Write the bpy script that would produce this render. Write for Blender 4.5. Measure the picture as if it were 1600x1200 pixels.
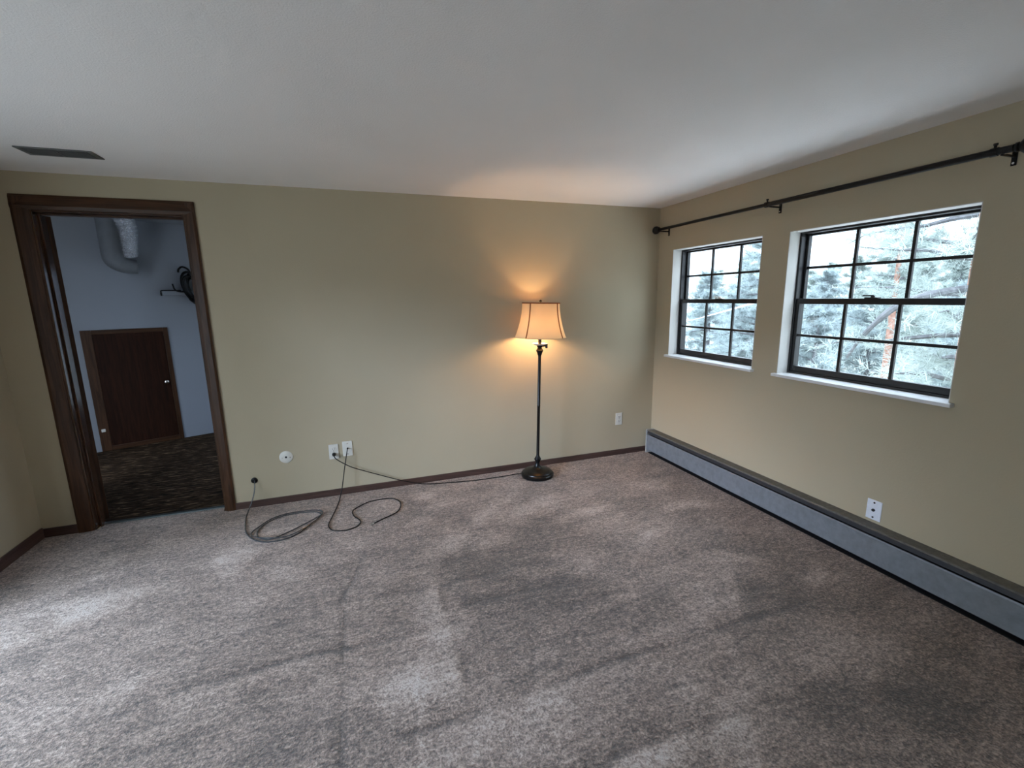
import bpy, bmesh, math, random
import numpy as np
from mathutils import Vector, Matrix

C = bpy.context.scene
for o in list(bpy.data.objects):
    bpy.data.objects.remove(o, do_unlink=True)

# ------------------------------------------------------------------ camera
cam_d = bpy.data.cameras.new('camera')
cam = bpy.data.objects.new('camera', cam_d)
C.collection.objects.link(cam)
cam.location = (-2.6439, -3.5498, 1.4809)
cam.rotation_euler = (1.38203, 0.01537, -0.33477)
cam_d.sensor_width = 36.0
cam_d.lens = 704.48 / 1600 * 36
cam_d.clip_start = 0.02
C.camera = cam

# ------------------------------------------------------------------ view, world
C.view_settings.view_transform = 'Standard'
C.view_settings.look = 'None'
C.view_settings.gamma = 1
C.view_settings.use_curve_mapping = False
C.view_settings.exposure = 0.0

SKY = 8.6
W = bpy.data.worlds.new('overcast_sky')
C.world = W
W.use_nodes = True
wn = W.node_tree
bg = wn.nodes['Background']
# overcast sky: about three times brighter overhead than at the horizon
w_tc = wn.nodes.new('ShaderNodeTexCoord')
w_sep = wn.nodes.new('ShaderNodeSeparateXYZ')
w_mr = wn.nodes.new('ShaderNodeMapRange')
w_mr.inputs['From Min'].default_value, w_mr.inputs['From Max'].default_value = 0.0, 1.0
w_mr.inputs['To Min'].default_value, w_mr.inputs['To Max'].default_value = SKY * 0.26, SKY * 1.5
wn.links.new(w_tc.outputs['Generated'], w_sep.inputs[0])
wn.links.new(w_sep.outputs['Z'], w_mr.inputs['Value'])
wn.links.new(w_mr.outputs[0], bg.inputs['Strength'])
bg.inputs['Color'].default_value = (0.78, 0.92, 1.12, 1)

# low hazy sun, veiled by cloud, coming in through the glass door on the left
sun_d = bpy.data.lights.new('hazy_sun', 'SUN')
sun_d.energy = 2.5
sun_d.angle = math.radians(16)
sun_d.color = (0.78, 0.93, 1.27)
sun = bpy.data.objects.new('hazy_sun', sun_d)
SE = math.radians(15)
sun.rotation_euler = Vector((0.885 * math.cos(SE), 0.465 * math.cos(SE), -math.sin(SE))).to_track_quat('-Z', 'Y').to_euler()
C.collection.objects.link(sun)

ROOM_L, ROOM_B, H = -4.655, -5.3, 2.24
DOOR_Y0, DOOR_Y1 = -4.30, -0.92          # glass door in the left wall, beside the camera
WIN1 = (-1.113, -0.198, 0.948, 1.868)    # y0, y1, z0, z1
WIN2 = (-2.256, -1.315, 0.948, 1.866)
WIN3 = (0.62, 2.45, 0.45, 1.85)          # window in the closet's right wall, hidden by the doorway


# ------------------------------------------------------------------ materials
def mat(name):
    m = bpy.data.materials.new(name)
    m.use_nodes = True
    nt = m.node_tree
    return m, nt, nt.nodes['Principled BSDF'], nt.nodes['Material Output']


def N(nt, t, **kw):
    n = nt.nodes.new(t)
    for k, v in kw.items():
        setattr(n, k, v)
    return n


def obj_coord(nt, scale=(1, 1, 1)):
    tc = N(nt, 'ShaderNodeTexCoord')
    mp = N(nt, 'ShaderNodeMapping')
    mp.inputs['Scale'].default_value = scale
    nt.links.new(tc.outputs['Object'], mp.inputs['Vector'])
    return mp.outputs['Vector']


def noise(nt, vec, scale, detail=3, rough=0.5, dist=0.0):
    n = N(nt, 'ShaderNodeTexNoise')
    n.inputs['Scale'].default_value = scale
    n.inputs['Detail'].default_value = detail
    n.inputs['Roughness'].default_value = rough
    n.inputs['Distortion'].default_value = dist
    nt.links.new(vec, n.inputs['Vector'])
    return n.outputs['Fac']


def ramp(nt, fac, stops):
    r = N(nt, 'ShaderNodeValToRGB')
    el = r.color_ramp.elements
    while len(el) < len(stops):
        el.new(0.5)
    for e, (p, c) in zip(el, stops):
        e.position = p
        e.color = (*c, 1)
    nt.links.new(fac, r.inputs['Fac'])
    return r.outputs['Color']


def bump(nt, bsdf, height, strength, dist):
    b = N(nt, 'ShaderNodeBump')
    b.inputs['Strength'].default_value = strength
    b.inputs['Distance'].default_value = dist
    nt.links.new(height, b.inputs['Height'])
    nt.links.new(b.outputs['Normal'], bsdf.inputs['Normal'])


def plain(name, col, rough=0.5, metal=0.0, var=0.12, nscale=30, spec=0.5, bmp=0.0):
    m, nt, b, _ = mat(name)
    v = obj_coord(nt)
    f = noise(nt, v, nscale, 4)
    lo = tuple(c * (1 - var) for c in col)
    hi = tuple(min(1, c * (1 + var)) for c in col)
    nt.links.new(ramp(nt, f, [(0.3, lo), (0.7, hi)]), b.inputs['Base Color'])
    b.inputs['Roughness'].default_value = rough
    b.inputs['Metallic'].default_value = metal
    b.inputs['Specular IOR Level'].default_value = spec
    if bmp:
        bump(nt, b, f, bmp, 0.002)
    return m


def paint(name, col, tex_scale, strength, dist=0.003, rough=0.75):
    m, nt, b, _ = mat(name)
    v = obj_coord(nt)
    big = noise(nt, v, 1.3, 3)
    lo = tuple(c * 0.97 for c in col)
    hi = tuple(c * 1.03 for c in col)
    nt.links.new(ramp(nt, big, [(0.3, lo), (0.7, hi)]), b.inputs['Base Color'])
    b.inputs['Roughness'].default_value = rough
    b.inputs['Specular IOR Level'].default_value = 0.3
    bump(nt, b, noise(nt, v, tex_scale, 3, 0.6), strength, dist)
    return m


def wood(name, dark, light, rough, axis, spec=0.5):
    m, nt, b, _ = mat(name)
    sc = [26, 26, 26]
    sc[axis] = 1.6
    v = obj_coord(nt, tuple(sc))
    f = noise(nt, v, 1.6, 6, 0.6, 1.2)
    nt.links.new(ramp(nt, f, [(0.3, dark), (0.7, light)]), b.inputs['Base Color'])
    b.inputs['Roughness'].default_value = rough
    b.inputs['Specular IOR Level'].default_value = spec
    bump(nt, b, f, 0.12, 0.001)
    return m


WD, WLt = (0.022, 0.010, 0.005), (0.085, 0.039, 0.019)
M = {}
M['wall'] = paint('khaki_wall_paint', (0.44, 0.378, 0.266), 95, 0.22)
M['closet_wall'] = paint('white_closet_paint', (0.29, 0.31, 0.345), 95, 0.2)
M['ceiling'] = paint('textured_ceiling_paint', (0.83, 0.80, 0.77), 150, 0.45, 0.004, 0.85)
M['reveal'] = paint('white_reveal_paint', (0.58, 0.565, 0.53), 95, 0.15)
M['wood_z'] = wood('dark_stained_wood_upright', WD, WLt, 0.38, 2, 0.25)
M['wood_x'] = wood('dark_stained_wood_rail', WD, WLt, 0.38, 0, 0.25)
M['base_x'] = wood('dark_baseboard_along', (0.035, 0.018, 0.014), (0.095, 0.052, 0.042), 0.42, 0)
M['base_y'] = wood('dark_baseboard_across', (0.035, 0.018, 0.014), (0.095, 0.052, 0.042), 0.42, 1)
M['hatch'] = wood('hatch_panel_wood', (0.013, 0.0048, 0.0025), (0.036, 0.0125, 0.006), 0.55, 2, 0.12)
M['jamb'] = wood('varnished_jamb_wood', WD, WLt, 0.16, 2, 0.9)
M['bronze'] = plain('dark_bronze_aluminium', (0.020, 0.019, 0.020), 0.38, 0.3)
M['sill'] = plain('white_marble_sill', (0.72, 0.72, 0.72), 0.28, 0, 0.1, 7)
M['black_metal'] = plain('black_iron', (0.0045, 0.0042, 0.004), 0.35, 0.0, 0.12, 30, 0.3)
M['lamp_metal'] = plain('dark_bronze_lamp_metal', (0.0045, 0.004, 0.0038), 0.3, 0.0, 0.12, 30, 0.35)
M['dish'] = plain('pale_lamp_dish', (0.75, 0.70, 0.62), 0.35)
M['heater'] = plain('grey_blue_heater_enamel', (0.185, 0.20, 0.22), 0.45, 0.1)
M['heater_top'] = plain('dusty_heater_cover', (0.125, 0.118, 0.105), 0.55, 0.1, 0.25, 60)
M['heater_cap'] = plain('pale_heater_cap', (0.36, 0.365, 0.355), 0.5)
M['heater_dark'] = plain('dark_fins_gap_shade', (0.012, 0.012, 0.015), 0.6)
M['damper'] = plain('heater_damper', (0.035, 0.036, 0.042), 0.45, 0.2)
M['plate'] = plain('ivory_plastic', (0.66, 0.64, 0.58), 0.35, 0, 0.03)
M['white_plate'] = plain('white_plastic', (0.76, 0.79, 0.86), 0.35, 0, 0.03)
M['slot'] = plain('dark_slot', (0.012, 0.012, 0.013), 0.6)
M['cord'] = plain('black_rubber_cord', (0.004, 0.004, 0.0045), 0.45, 0, 0.1, 30, 0.25)
M['grey_cord'] = plain('grey_pvc_cable', (0.05, 0.052, 0.055), 0.25)
M['steel'] = plain('bright_steel', (0.62, 0.61, 0.59), 0.25, 1.0)
M['threshold'] = plain('dull_metal_threshold', (0.085, 0.098, 0.10), 0.35, 0.7)
M['vent'] = plain('grey_vent_enamel', (0.11, 0.11, 0.105), 0.5)
M['vent_dark'] = plain('vent_shadow', (0.02, 0.02, 0.02), 0.7)
M['duct'] = plain('grey_duct_sleeve', (0.17, 0.18, 0.195), 0.6, 0, 0.08, 14)
M['bark'] = plain('reddish_pine_bark', (0.34, 0.19, 0.14), 0.9, 0, 0.4, 9, 0.2, 0.6)
M['grey_bark'] = plain('grey_branch_bark', (0.12, 0.12, 0.125), 0.9, 0, 0.35, 12, 0.2, 0.5)
M['bounce_slab'] = plain('pale_bounce_slab', (0.30, 0.29, 0.28), 0.8, 0, 0.1, 5)
M['reflector'] = plain('pale_reflector', (0.78, 0.77, 0.76), 0.8, 0, 0.1, 5)
M['blocker'] = plain('dark_brown_blocker', (0.10, 0.08, 0.065), 0.8)


def foil_material():
    m, nt, b, _ = mat('crinkled_foil')
    b.inputs['Base Color'].default_value = (0.86, 0.87, 0.90, 1)
    b.inputs['Metallic'].default_value = 1.0
    b.inputs['Roughness'].default_value = 0.16
    v = obj_coord(nt, (1, 1, 1.6))
    bump(nt, b, noise(nt, v, 30, 4, 0.6, 1.2), 1.0, 0.03)
    return m


M['foil'] = foil_material()


def glass_material(name='window_glass', tint=(0.95, 0.97, 0.96)):
    m, nt, b, out = mat(name)
    nt.nodes.remove(b)
    tr = N(nt, 'ShaderNodeBsdfTransparent')
    tr.inputs['Color'].default_value = (*tint, 1)
    gl = N(nt, 'ShaderNodeBsdfGlossy')
    gl.inputs['Roughness'].default_value = 0.02
    fr = N(nt, 'ShaderNodeFresnel')
    fr.inputs['IOR'].default_value = 1.35
    mx = N(nt, 'ShaderNodeMixShader')
    ge = N(nt, 'ShaderNodeNewGeometry')
    outer = N(nt, 'ShaderNodeMath', operation='SUBTRACT')
    outer.inputs[0].default_value = 1.0
    nt.links.new(ge.outputs['Backfacing'], outer.inputs[1])
    ml = N(nt, 'ShaderNodeMath', operation='MULTIPLY')
    nt.links.new(fr.outputs[0], ml.inputs[0])
    nt.links.new(outer.outputs[0], ml.inputs[1])
    nt.links.new(ml.outputs[0], mx.inputs[0])
    nt.links.new(tr.outputs[0], mx.inputs[1])
    nt.links.new(gl.outputs[0], mx.inputs[2])
    nt.links.new(mx.outputs[0], out.inputs['Surface'])
    return m


M['glass'] = glass_material()
M['tinted'] = glass_material('tinted_glass', (0.55, 0.575, 0.61))


def shade_material(name, dcol, tcol, t):
    m, nt, b, out = mat(name)
    nt.nodes.remove(b)
    d = N(nt, 'ShaderNodeBsdfDiffuse')
    d.inputs['Color'].default_value = (*dcol, 1)
    tl = N(nt, 'ShaderNodeBsdfTranslucent')
    tl.inputs['Color'].default_value = (*tcol, 1)
    v = obj_coord(nt, (1, 1, 1))
    f = noise(nt, v, 220, 2)
    mr = N(nt, 'ShaderNodeMapRange')
    mr.inputs['To Min'].default_value = t * 0.8
    mr.inputs['To Max'].default_value = t * 1.2
    nt.links.new(f, mr.inputs['Value'])
    mx = N(nt, 'ShaderNodeMixShader')
    nt.links.new(mr.outputs[0], mx.inputs[0])
    nt.links.new(d.outputs[0], mx.inputs[1])
    nt.links.new(tl.outputs[0], mx.inputs[2])
    nt.links.new(mx.outputs[0], out.inputs['Surface'])
    return m


M['shade'] = shade_material('cream_lampshade_fabric', (0.80, 0.60, 0.36), (0.90, 0.60, 0.30), 0.058)
M['trim'] = shade_material('rust_lampshade_trim', (0.30, 0.09, 0.04), (0.42, 0.10, 0.04), 0.09)


def bulb_material():
    m, nt, b, out = mat('warm_bulb')
    nt.nodes.remove(b)
    e = N(nt, 'ShaderNodeEmission')
    e.inputs['Color'].default_value = (1.0, 0.64, 0.33, 1)
    e.inputs['Strength'].default_value = 280
    nt.links.new(e.outputs[0], out.inputs['Surface'])
    return m


M['bulb'] = bulb_material()


def carpet_material():
    m, nt, b, _ = mat('taupe_cut_pile_carpet')
    v = obj_coord(nt)
    # brushed pile: strokes left by a vacuum and by feet, plus some painted daylight, stored on the carpet itself
    at = N(nt, 'ShaderNodeAttribute', attribute_name='pile_brush_and_light')
    patch = noise(nt, obj_coord(nt, (1.0, 1.5, 1)), 2.3, 6, 0.62, 0.6)
    smear = noise(nt, obj_coord(nt, (2.0, 5.0, 1)), 2.6, 5, 0.66, 1.4)
    fine = noise(nt, v, 120, 4, 0.75)
    tuft = noise(nt, obj_coord(nt, (0.8, 1.25, 1)), 48, 3, 0.7, 0.5)

    def math_node(op, a, bb):
        n = N(nt, 'ShaderNodeMath', operation=op)
        for i, x in enumerate((a, bb)):
            if isinstance(x, (int, float)):
                n.inputs[i].default_value = x
            else:
                nt.links.new(x, n.inputs[i])
        return n.outputs[0]
    def centred(x, w):
        return math_node('MULTIPLY', math_node('SUBTRACT', x, 0.5), w)
    vor = N(nt, 'ShaderNodeTexVoronoi')
    vor.inputs['Scale'].default_value = 95
    nt.links.new(v, vor.inputs['Vector'])
    gap = math_node('MULTIPLY', vor.outputs['Distance'], -0.30)
    s = math_node('ADD', centred(patch, 0.75), centred(smear, 0.70))
    s = math_node('ADD', s, centred(fine, 1.9))
    s = math_node('ADD', s, centred(tuft, 1.5))
    s = math_node('ADD', s, math_node('MULTIPLY', at.outputs['Fac'], 0.34))
    s = math_node('ADD', math_node('ADD', s, gap), 0.66)
    col = ramp(nt, s, [(0.0, (0.046, 0.031, 0.023)), (0.30, (0.182, 0.123, 0.094)), (0.56, (0.42, 0.302, 0.240)), (0.82, (0.70, 0.55, 0.465)), (1.0, (0.84, 0.73, 0.66))])
    nt.links.new(col, b.inputs['Base Color'])
    b.inputs['Roughness'].default_value = 0.95
    b.inputs['Specular IOR Level'].default_value = 0.1
    b.inputs['Sheen Weight'].default_value = 0.5
    b.inputs['Sheen Roughness'].default_value = 0.5
    h = math_node('ADD', fine, math_node('MULTIPLY', tuft, 0.9))
    h = math_node('ADD', h, math_node('MULTIPLY', at.outputs['Fac'], 0.6))
    bump(nt, b, h, 1.0, 0.022)
    return m


M['carpet'] = carpet_material()


def shag_material():
    m, nt, b, _ = mat('brown_sculpted_carpet')
    v = obj_coord(nt, (9, 42, 10))
    f = noise(nt, v, 1.0, 4, 0.65, 0.8)
    nt.links.new(ramp(nt, f, [(0.36, (0.008, 0.0045, 0.0025)), (0.55, (0.045, 0.026, 0.013)), (0.72, (0.24, 0.16, 0.095))]), b.inputs['Base Color'])
    b.inputs['Roughness'].default_value = 0.9
    b.inputs['Specular IOR Level'].default_value = 0.1
    bump(nt, b, f, 0.9, 0.03)
    return m


M['shag'] = shag_material()


def needle_material(name, col):
    m, nt, b, out = mat(name)
    v = obj_coord(nt)
    f = noise(nt, v, 1.7, 3)
    c = ramp(nt, f, [(0.3, tuple(x * 0.75 for x in col)), (0.7, tuple(min(1, x * 1.3) for x in col))])
    nt.links.new(c, b.inputs['Base Color'])
    b.inputs['Roughness'].default_value = 0.55
    tl = N(nt, 'ShaderNodeBsdfTranslucent')
    nt.links.new(c, tl.inputs['Color'])
    mx = N(nt, 'ShaderNodeMixShader')
    mx.inputs[0].default_value = 0.35
    nt.links.new(b.outputs[0], mx.inputs[1])
    nt.links.new(tl.outputs[0], mx.inputs[2])
    nt.links.new(mx.outputs[0], out.inputs['Surface'])
    return m


M['needle'] = needle_material('grey_green_needles', (0.34, 0.385, 0.355))
M['needle2'] = needle_material('blue_green_needles', (0.32, 0.37, 0.37))
M['ground'] = plain('dry_grass_hillside', (0.34, 0.34, 0.30), 0.95, 0, 0.25, 0.9, 0.1)


# ------------------------------------------------------------------ mesh helpers
class MB:
    def __init__(s):
        s.v, s.f = [], []

    def add(s, vs, fs):
        k = len(s.v)
        s.v += [tuple(x) for x in vs]
        s.f += [tuple(i + k for i in f) for f in fs]

    def box(s, a, b):
        x0, y0, z0 = a
        x1, y1, z1 = b
        s.add([(x0, y0, z0), (x1, y0, z0), (x1, y1, z0), (x0, y1, z0), (x0, y0, z1), (x1, y0, z1), (x1, y1, z1), (x0, y1, z1)],
              [(0, 3, 2, 1), (4, 5, 6, 7), (0, 1, 5, 4), (1, 2, 6, 5), (2, 3, 7, 6), (3, 0, 4, 7)])

    def prism(s, poly, axis, a, b):
        """poly: 2D outline, extruded along axis from a to b."""
        def P(q, t):
            r = list(q)
            r.insert(axis, t)
            return r
        n = len(poly)
        s.add([P(q, a) for q in poly] + [P(q, b) for q in poly],
              [tuple(range(n - 1, -1, -1)), tuple(range(n, 2 * n))] + [(i, (i + 1) % n, n + (i + 1) % n, n + i) for i in range(n)])

    def tube(s, path, r, n=8, caps=True):
        P = [Vector(p) for p in path]
        R = r if isinstance(r, (list, tuple)) else [r] * len(P)
        T = []
        for i in range(len(P)):
            t = (P[min(i + 1, len(P) - 1)] - P[max(i - 1, 0)])
            T.append(t.normalized() if t.length > 1e-9 else Vector((0, 0, 1)))
        u = T[0].orthogonal().normalized()
        vs = []
        for i, p in enumerate(P):
            u = (u - T[i] * u.dot(T[i]))
            u = u.normalized() if u.length > 1e-6 else T[i].orthogonal().normalized()
            w = T[i].cross(u)
            for k in range(n):
                a = 2 * math.pi * k / n
                vs.append(p + (u * math.cos(a) + w * math.sin(a)) * R[i])
        fs = []
        for i in range(len(P) - 1):
            for k in range(n):
                a, b = i * n + k, i * n + (k + 1) % n
                fs.append((a, b, b + n, a + n))
        if caps:
            fs.append(tuple(range(n - 1, -1, -1)))
            fs.append(tuple(range((len(P) - 1) * n, len(P) * n)))
        s.add(vs, fs)

    def lathe(s, prof, n=32, center=(0, 0, 0), axis='z', caps=True):
        vs, fs = [], []
        for r, h in prof:
            for k in range(n):
                a = 2 * math.pi * k / n
                c, d = r * math.cos(a), r * math.sin(a)
                q = {'z': (c, d, h), 'y': (c, h, d), 'x': (h, c, d)}[axis]
                vs.append((q[0] + center[0], q[1] + center[1], q[2] + center[2]))
        for i in range(len(prof) - 1):
            for k in range(n):
                a, b = i * n + k, i * n + (k + 1) % n
                fs.append((a, b, b + n, a + n))
        if caps:
            fs.append(tuple(range(n - 1, -1, -1)))
            fs.append(tuple(range((len(prof) - 1) * n, len(prof) * n)))
        s.add(vs, fs)

    def build(s, name, m, parent=None, smooth=False, bevel=0.0, loc=(0, 0, 0)):
        me = bpy.data.meshes.new(name)
        me.from_pydata(s.v, [], s.f)
        me.materials.append(m)
        bm = bmesh.new()
        bm.from_mesh(me)
        bmesh.ops.recalc_face_normals(bm, faces=bm.faces[:])
        bm.to_mesh(me)
        bm.free()
        o = bpy.data.objects.new(name, me)
        C.collection.objects.link(o)
        o.location = loc
        if parent:
            o.parent = parent
        if smooth:
            me.polygons.foreach_set('use_smooth', [True] * len(me.polygons))
            try:
                me.set_sharp_from_angle(angle=math.radians(smooth if smooth is not True else 40))
            except Exception:
                pass
        if bevel:
            b = o.modifiers.new('bevel', 'BEVEL')
            b.width, b.segments, b.limit_method = bevel, 2, 'ANGLE'
        return o


def box(name, a, b, m, parent=None, bevel=0.0):
    q = MB()
    q.box(a, b)
    return q.build(name, m, parent, bevel=bevel)


def struct(o, label=None):
    o['kind'] = 'structure'
    if label:
        o['label'] = label
        o['category'] = label_cat(o.name)
    return o


def label_cat(n):
    for k in ('window', 'door', 'baseboard', 'trim', 'wall', 'ceiling', 'floor'):
        if n.startswith(k):
            return k
    return n.split('.')[0].replace('_', ' ')


def tag(o, label, cat, group=None):
    o['label'], o['category'] = label, cat
    if group:
        o['group'] = group
    return o


def empty(name, loc=(0, 0, 0), rot=(0, 0, 0)):
    o = bpy.data.objects.new(name, None)
    o.location, o.rotation_euler = loc, rot
    o.empty_display_size = 0.05
    C.collection.objects.link(o)
    return o


def smooth_path(pts, sub=6):
    P = [Vector(p) for p in pts]
    out = []
    for i in range(len(P) - 1):
        a, b, c, d = P[max(i - 1, 0)], P[i], P[i + 1], P[min(i + 2, len(P) - 1)]
        for k in range(sub):
            t = k / sub
            out.append(0.5 * ((2 * b) + (c - a) * t + (2 * a - 5 * b + 4 * c - d) * t * t + (3 * b - a - 3 * c + d) * t ** 3))
    out.append(P[-1])
    return out


def wall_grid(name, m, us, vs, holes, to3, t0, t1):
    """A slab of thickness t0..t1 over the u/v rectangle with rectangular holes."""
    U = sorted(set(us + [h[0] for h in holes] + [h[1] for h in holes]))
    V = sorted(set(vs + [h[2] for h in holes] + [h[3] for h in holes]))

    def solid(i, j):
        if not (0 <= i < len(U) - 1 and 0 <= j < len(V) - 1):
            return False
        u, v = (U[i] + U[i + 1]) / 2, (V[j] + V[j + 1]) / 2
        return not any(h[0] < u < h[1] and h[2] < v < h[3] for h in holes)
    q = MB()
    for i in range(len(U) - 1):
        for j in range(len(V) - 1):
            if not solid(i, j):
                continue
            a, b, c, d = U[i], U[i + 1], V[j], V[j + 1]
            for t in (t0, t1):
                q.add([to3(a, c, t), to3(b, c, t), to3(b, d, t), to3(a, d, t)], [(0, 1, 2, 3)])
            for di, dj, e in ((-1, 0, ((a, c), (a, d))), (1, 0, ((b, c), (b, d))), (0, -1, ((a, c), (b, c))), (0, 1, ((a, d), (b, d)))):
                if not solid(i + di, j + dj):
                    (p, r), (s_, w) = e
                    q.add([to3(p, r, t0), to3(s_, w, t0), to3(s_, w, t1), to3(p, r, t1)], [(0, 1, 2, 3)])
    me = bpy.data.meshes.new(name)
    me.from_pydata(q.v, [], q.f)
    bm = bmesh.new()
    bm.from_mesh(me)
    bmesh.ops.remove_doubles(bm, verts=bm.verts[:], dist=1e-5)
    bmesh.ops.recalc_face_normals(bm, faces=bm.faces[:])
    bm.to_mesh(me)
    bm.free()
    me.materials.append(m)
    o = bpy.data.objects.new(name, me)
    C.collection.objects.link(o)
    return struct(o)


# ------------------------------------------------------------------ room shell
OPN = (-4.392, -3.612, 0.0, 2.037)      # doorway in the far wall
wall_grid('wall_back', M['wall'], [ROOM_L - 0.15, 0.17], [-0.12, 2.42], [(OPN[0], OPN[1], -0.12, OPN[3])], lambda u, v, t: (u, t, v), 0.0, 0.115)
wall_grid('wall_right', M['wall'], [ROOM_B - 0.1, 0.0], [-0.12, H], [WIN1, WIN2], lambda u, v, t: (t, u, v), 0.0, 0.17)
wall_grid('wall_left', M['wall'], [ROOM_B - 0.1, 0.0], [-0.12, H], [(DOOR_Y0, DOOR_Y1, 0.02, 2.03)], lambda u, v, t: (t, u, v), ROOM_L - 0.15, ROOM_L)
wall_grid('wall_front', M['wall'], [ROOM_L, 0.0], [-0.12, H], [], lambda u, v, t: (u, t, v), ROOM_B - 0.1, ROOM_B)
q = MB()
q.box((ROOM_L - 0.15, ROOM_B - 0.1, H), (0.17, 0.0, H + 0.18))
struct(q.build('ceiling', M['ceiling']))
box('floor', (ROOM_L, ROOM_B, -0.12), (0.0, 0.0, -0.012), M['carpet'])['kind'] = 'structure'
bpy.data.objects['floor'].name = 'floor_slab'
bpy.data.objects['floor_slab']['kind'] = 'structure'


def carpet():
    x = np.arange(ROOM_L, 0.0001, 0.015)
    y = np.arange(-5.3, 0.0751, 0.015)
    x[-1], y[-1] = 0.0, 0.075
    X, Y = np.meshgrid(x, y)
    rng = np.random.default_rng(5)
    D = np.zeros_like(X)

    def wob(s, seed):
        r = np.random.default_rng(seed)
        a = np.zeros_like(X)
        for k in range(7):
            fx, fy, ph = r.normal(0, s), r.normal(0, s), r.uniform(0, 6.28)
            a += np.sin(fx * X + fy * Y + ph)
        return a / 2.6

    w1, w2 = wob(9, 1), wob(16, 2)

    def line(x0, y0, x1, y1, wd, amt, seed=0):
        dx, dy = x1 - x0, y1 - y0
        L = math.hypot(dx, dy)
        t = ((X - x0) * dx + (Y - y0) * dy) / L
        n = (-(X - x0) * dy + (Y - y0) * dx) / L + 0.010 * w1
        e = np.clip(np.minimum(t, L - t) / 0.12 + 1, 0, 1)
        D[:] += amt * np.exp(-(n / wd) ** 2) * e * (0.75 + 0.35 * w2)

    def strip(x0, x1, y0, y1, amt, soft=0.03):
        a = 1 / (1 + np.exp(-(X - x0 + 0.02 * w1) / soft)) / (1 + np.exp((X - x1 + 0.02 * w2) / soft))
        b = 1 / (1 + np.exp(-(Y - y0 + 0.02 * w2) / soft)) / (1 + np.exp((Y - y1 + 0.02 * w1) / soft))
        D[:] += amt * a * b

    def blob(x0, y0, rx, ry, ang, amt):
        c, s = math.cos(ang), math.sin(ang)
        u = ((X - x0) * c + (Y - y0) * s) / rx
        v = (-(X - x0) * s + (Y - y0) * c) / ry
        d = u * u + v * v + 0.35 * w1 + 0.25 * w2
        D[:] += amt / (1 + np.exp((d - 1) * 4))

    # vacuum passes, parallel to the walls
    line(-3.4, -1.69, -2.35, -1.70, 0.018, -0.75)
    line(-3.4, -1.735, -2.4, -1.74, 0.03, 0.35)
    line(-2.55, -2.18, -0.75, -2.15, 0.016, -0.9)
    line(-2.4, -2.225, -0.9, -2.2, 0.03, 0.4)
    line(-2.3, -2.51, -1.3, -2.51, 0.016, -0.9)
    line(-2.2, -2.56, -1.35, -2.56, 0.03, 0.45)
    line(-2.80, -1.25, -2.80, -2.5, 0.014, -0.7)
    line(-2.315, -1.45, -2.32, -2.0, 0.016, -0.6)
    line(-2.35, -1.45, -2.36, -2.0, 0.035, 0.5)
    line(-2.79, -1.28, -2.69, -0.95, 0.012, -0.7)
    line(-1.5, -0.35, -2.25, -1.1, 0.05, 0.5)
    line(-1.36, -0.6, -2.05, -1.15, 0.09, 0.45)
    for k in range(16):
        yy = rng.uniform(-3.2, -0.3)
        xx = rng.uniform(-4.2, -0.6)
        ln = rng.uniform(0.25, 0.9)
        line(xx, yy, xx + ln, yy + rng.uniform(-0.08, 0.08), rng.uniform(0.012, 0.03), rng.choice([-0.5, 0.45]))
    for k in range(10):
        yy = rng.uniform(-2.8, -0.4)
        xx = rng.uniform(-3.6, -0.6)
        line(xx, yy, xx + rng.uniform(-0.2, 0.2), yy - rng.uniform(0.2, 0.6), rng.uniform(0.01, 0.025), rng.choice([-0.35, 0.4]))
    # trodden and brushed patches, and pale daylight painted by the glass door
    strip(-2.31, -1.5, -2.0, -1.15, -0.45)
    strip(-1.5, -0.1, -3.2, -1.6, -0.22, 0.08)
    strip(-3.3, -2.9, -2.9, -1.75, -0.15)
    for a in [(-3.42, -0.78, 0.10, 0.16, 0.3, 0.8), (-3.85, -0.95, 0.20, 0.10, 0.5, 0.8), (-4.2, -1.05, 0.25, 0.12, 0.6, 0.7), (-3.6, -1.6, 0.12, 0.05, 0.2, 0.6),
              (-2.36, -1.6, 0.12, 0.22, 0.2, 0.55), (-2.42, -2.06, 0.16, 0.2, 0.4, 0.6), (-2.2, -2.3, 0.25, 0.15, 0, 0.45), (-0.75, -1.7, 0.16, 0.06, -0.5, 0.75),
              (-1.55, -1.48, 0.10, 0.13, 0.3, 0.55), (-0.95, -1.35, 0.22, 0.05, 0.3, 0.6), (-0.6, -1.1, 0.12, 0.06, 0.2, 0.6), (-1.2, -0.95, 0.25, 0.07, 0.2, 0.6),
              (-1.1, -1.9, 0.25, 0.18, 0.2, 0.3), (-0.9, -2.45, 0.3, 0.14, -0.3, 0.35), (-1.35, -2.45, 0.25, 0.1, 0.1, 0.3), (-0.7, -2.7, 0.22, 0.12, 0.3, -0.5),
              (-0.7, -2.05, 0.30, 0.15, -0.2, -0.5), (-1.1, -2.6, 0.2, 0.1, 0.2, -0.4), (-1.5, -1.0, 0.3, 0.12, 0.1, -0.35), (-0.5, -0.7, 0.25, 0.1, 0, 0.35), (-2.8, -0.85, 0.15, 0.12, 0, 0.45)]:
        blob(*a)
    for k in range(34):
        blob(rng.uniform(-4.3, -0.2), rng.uniform(-3.2, -0.15), rng.uniform(0.06, 0.2), rng.uniform(0.03, 0.08), rng.uniform(-0.7, 0.9), rng.choice([-0.3, 0.45, 0.55]))
    n, k = X.shape
    V = np.stack([X.ravel(), Y.ravel(), (0.0015 * np.clip(D, -1, 1)).ravel()], 1)
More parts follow.
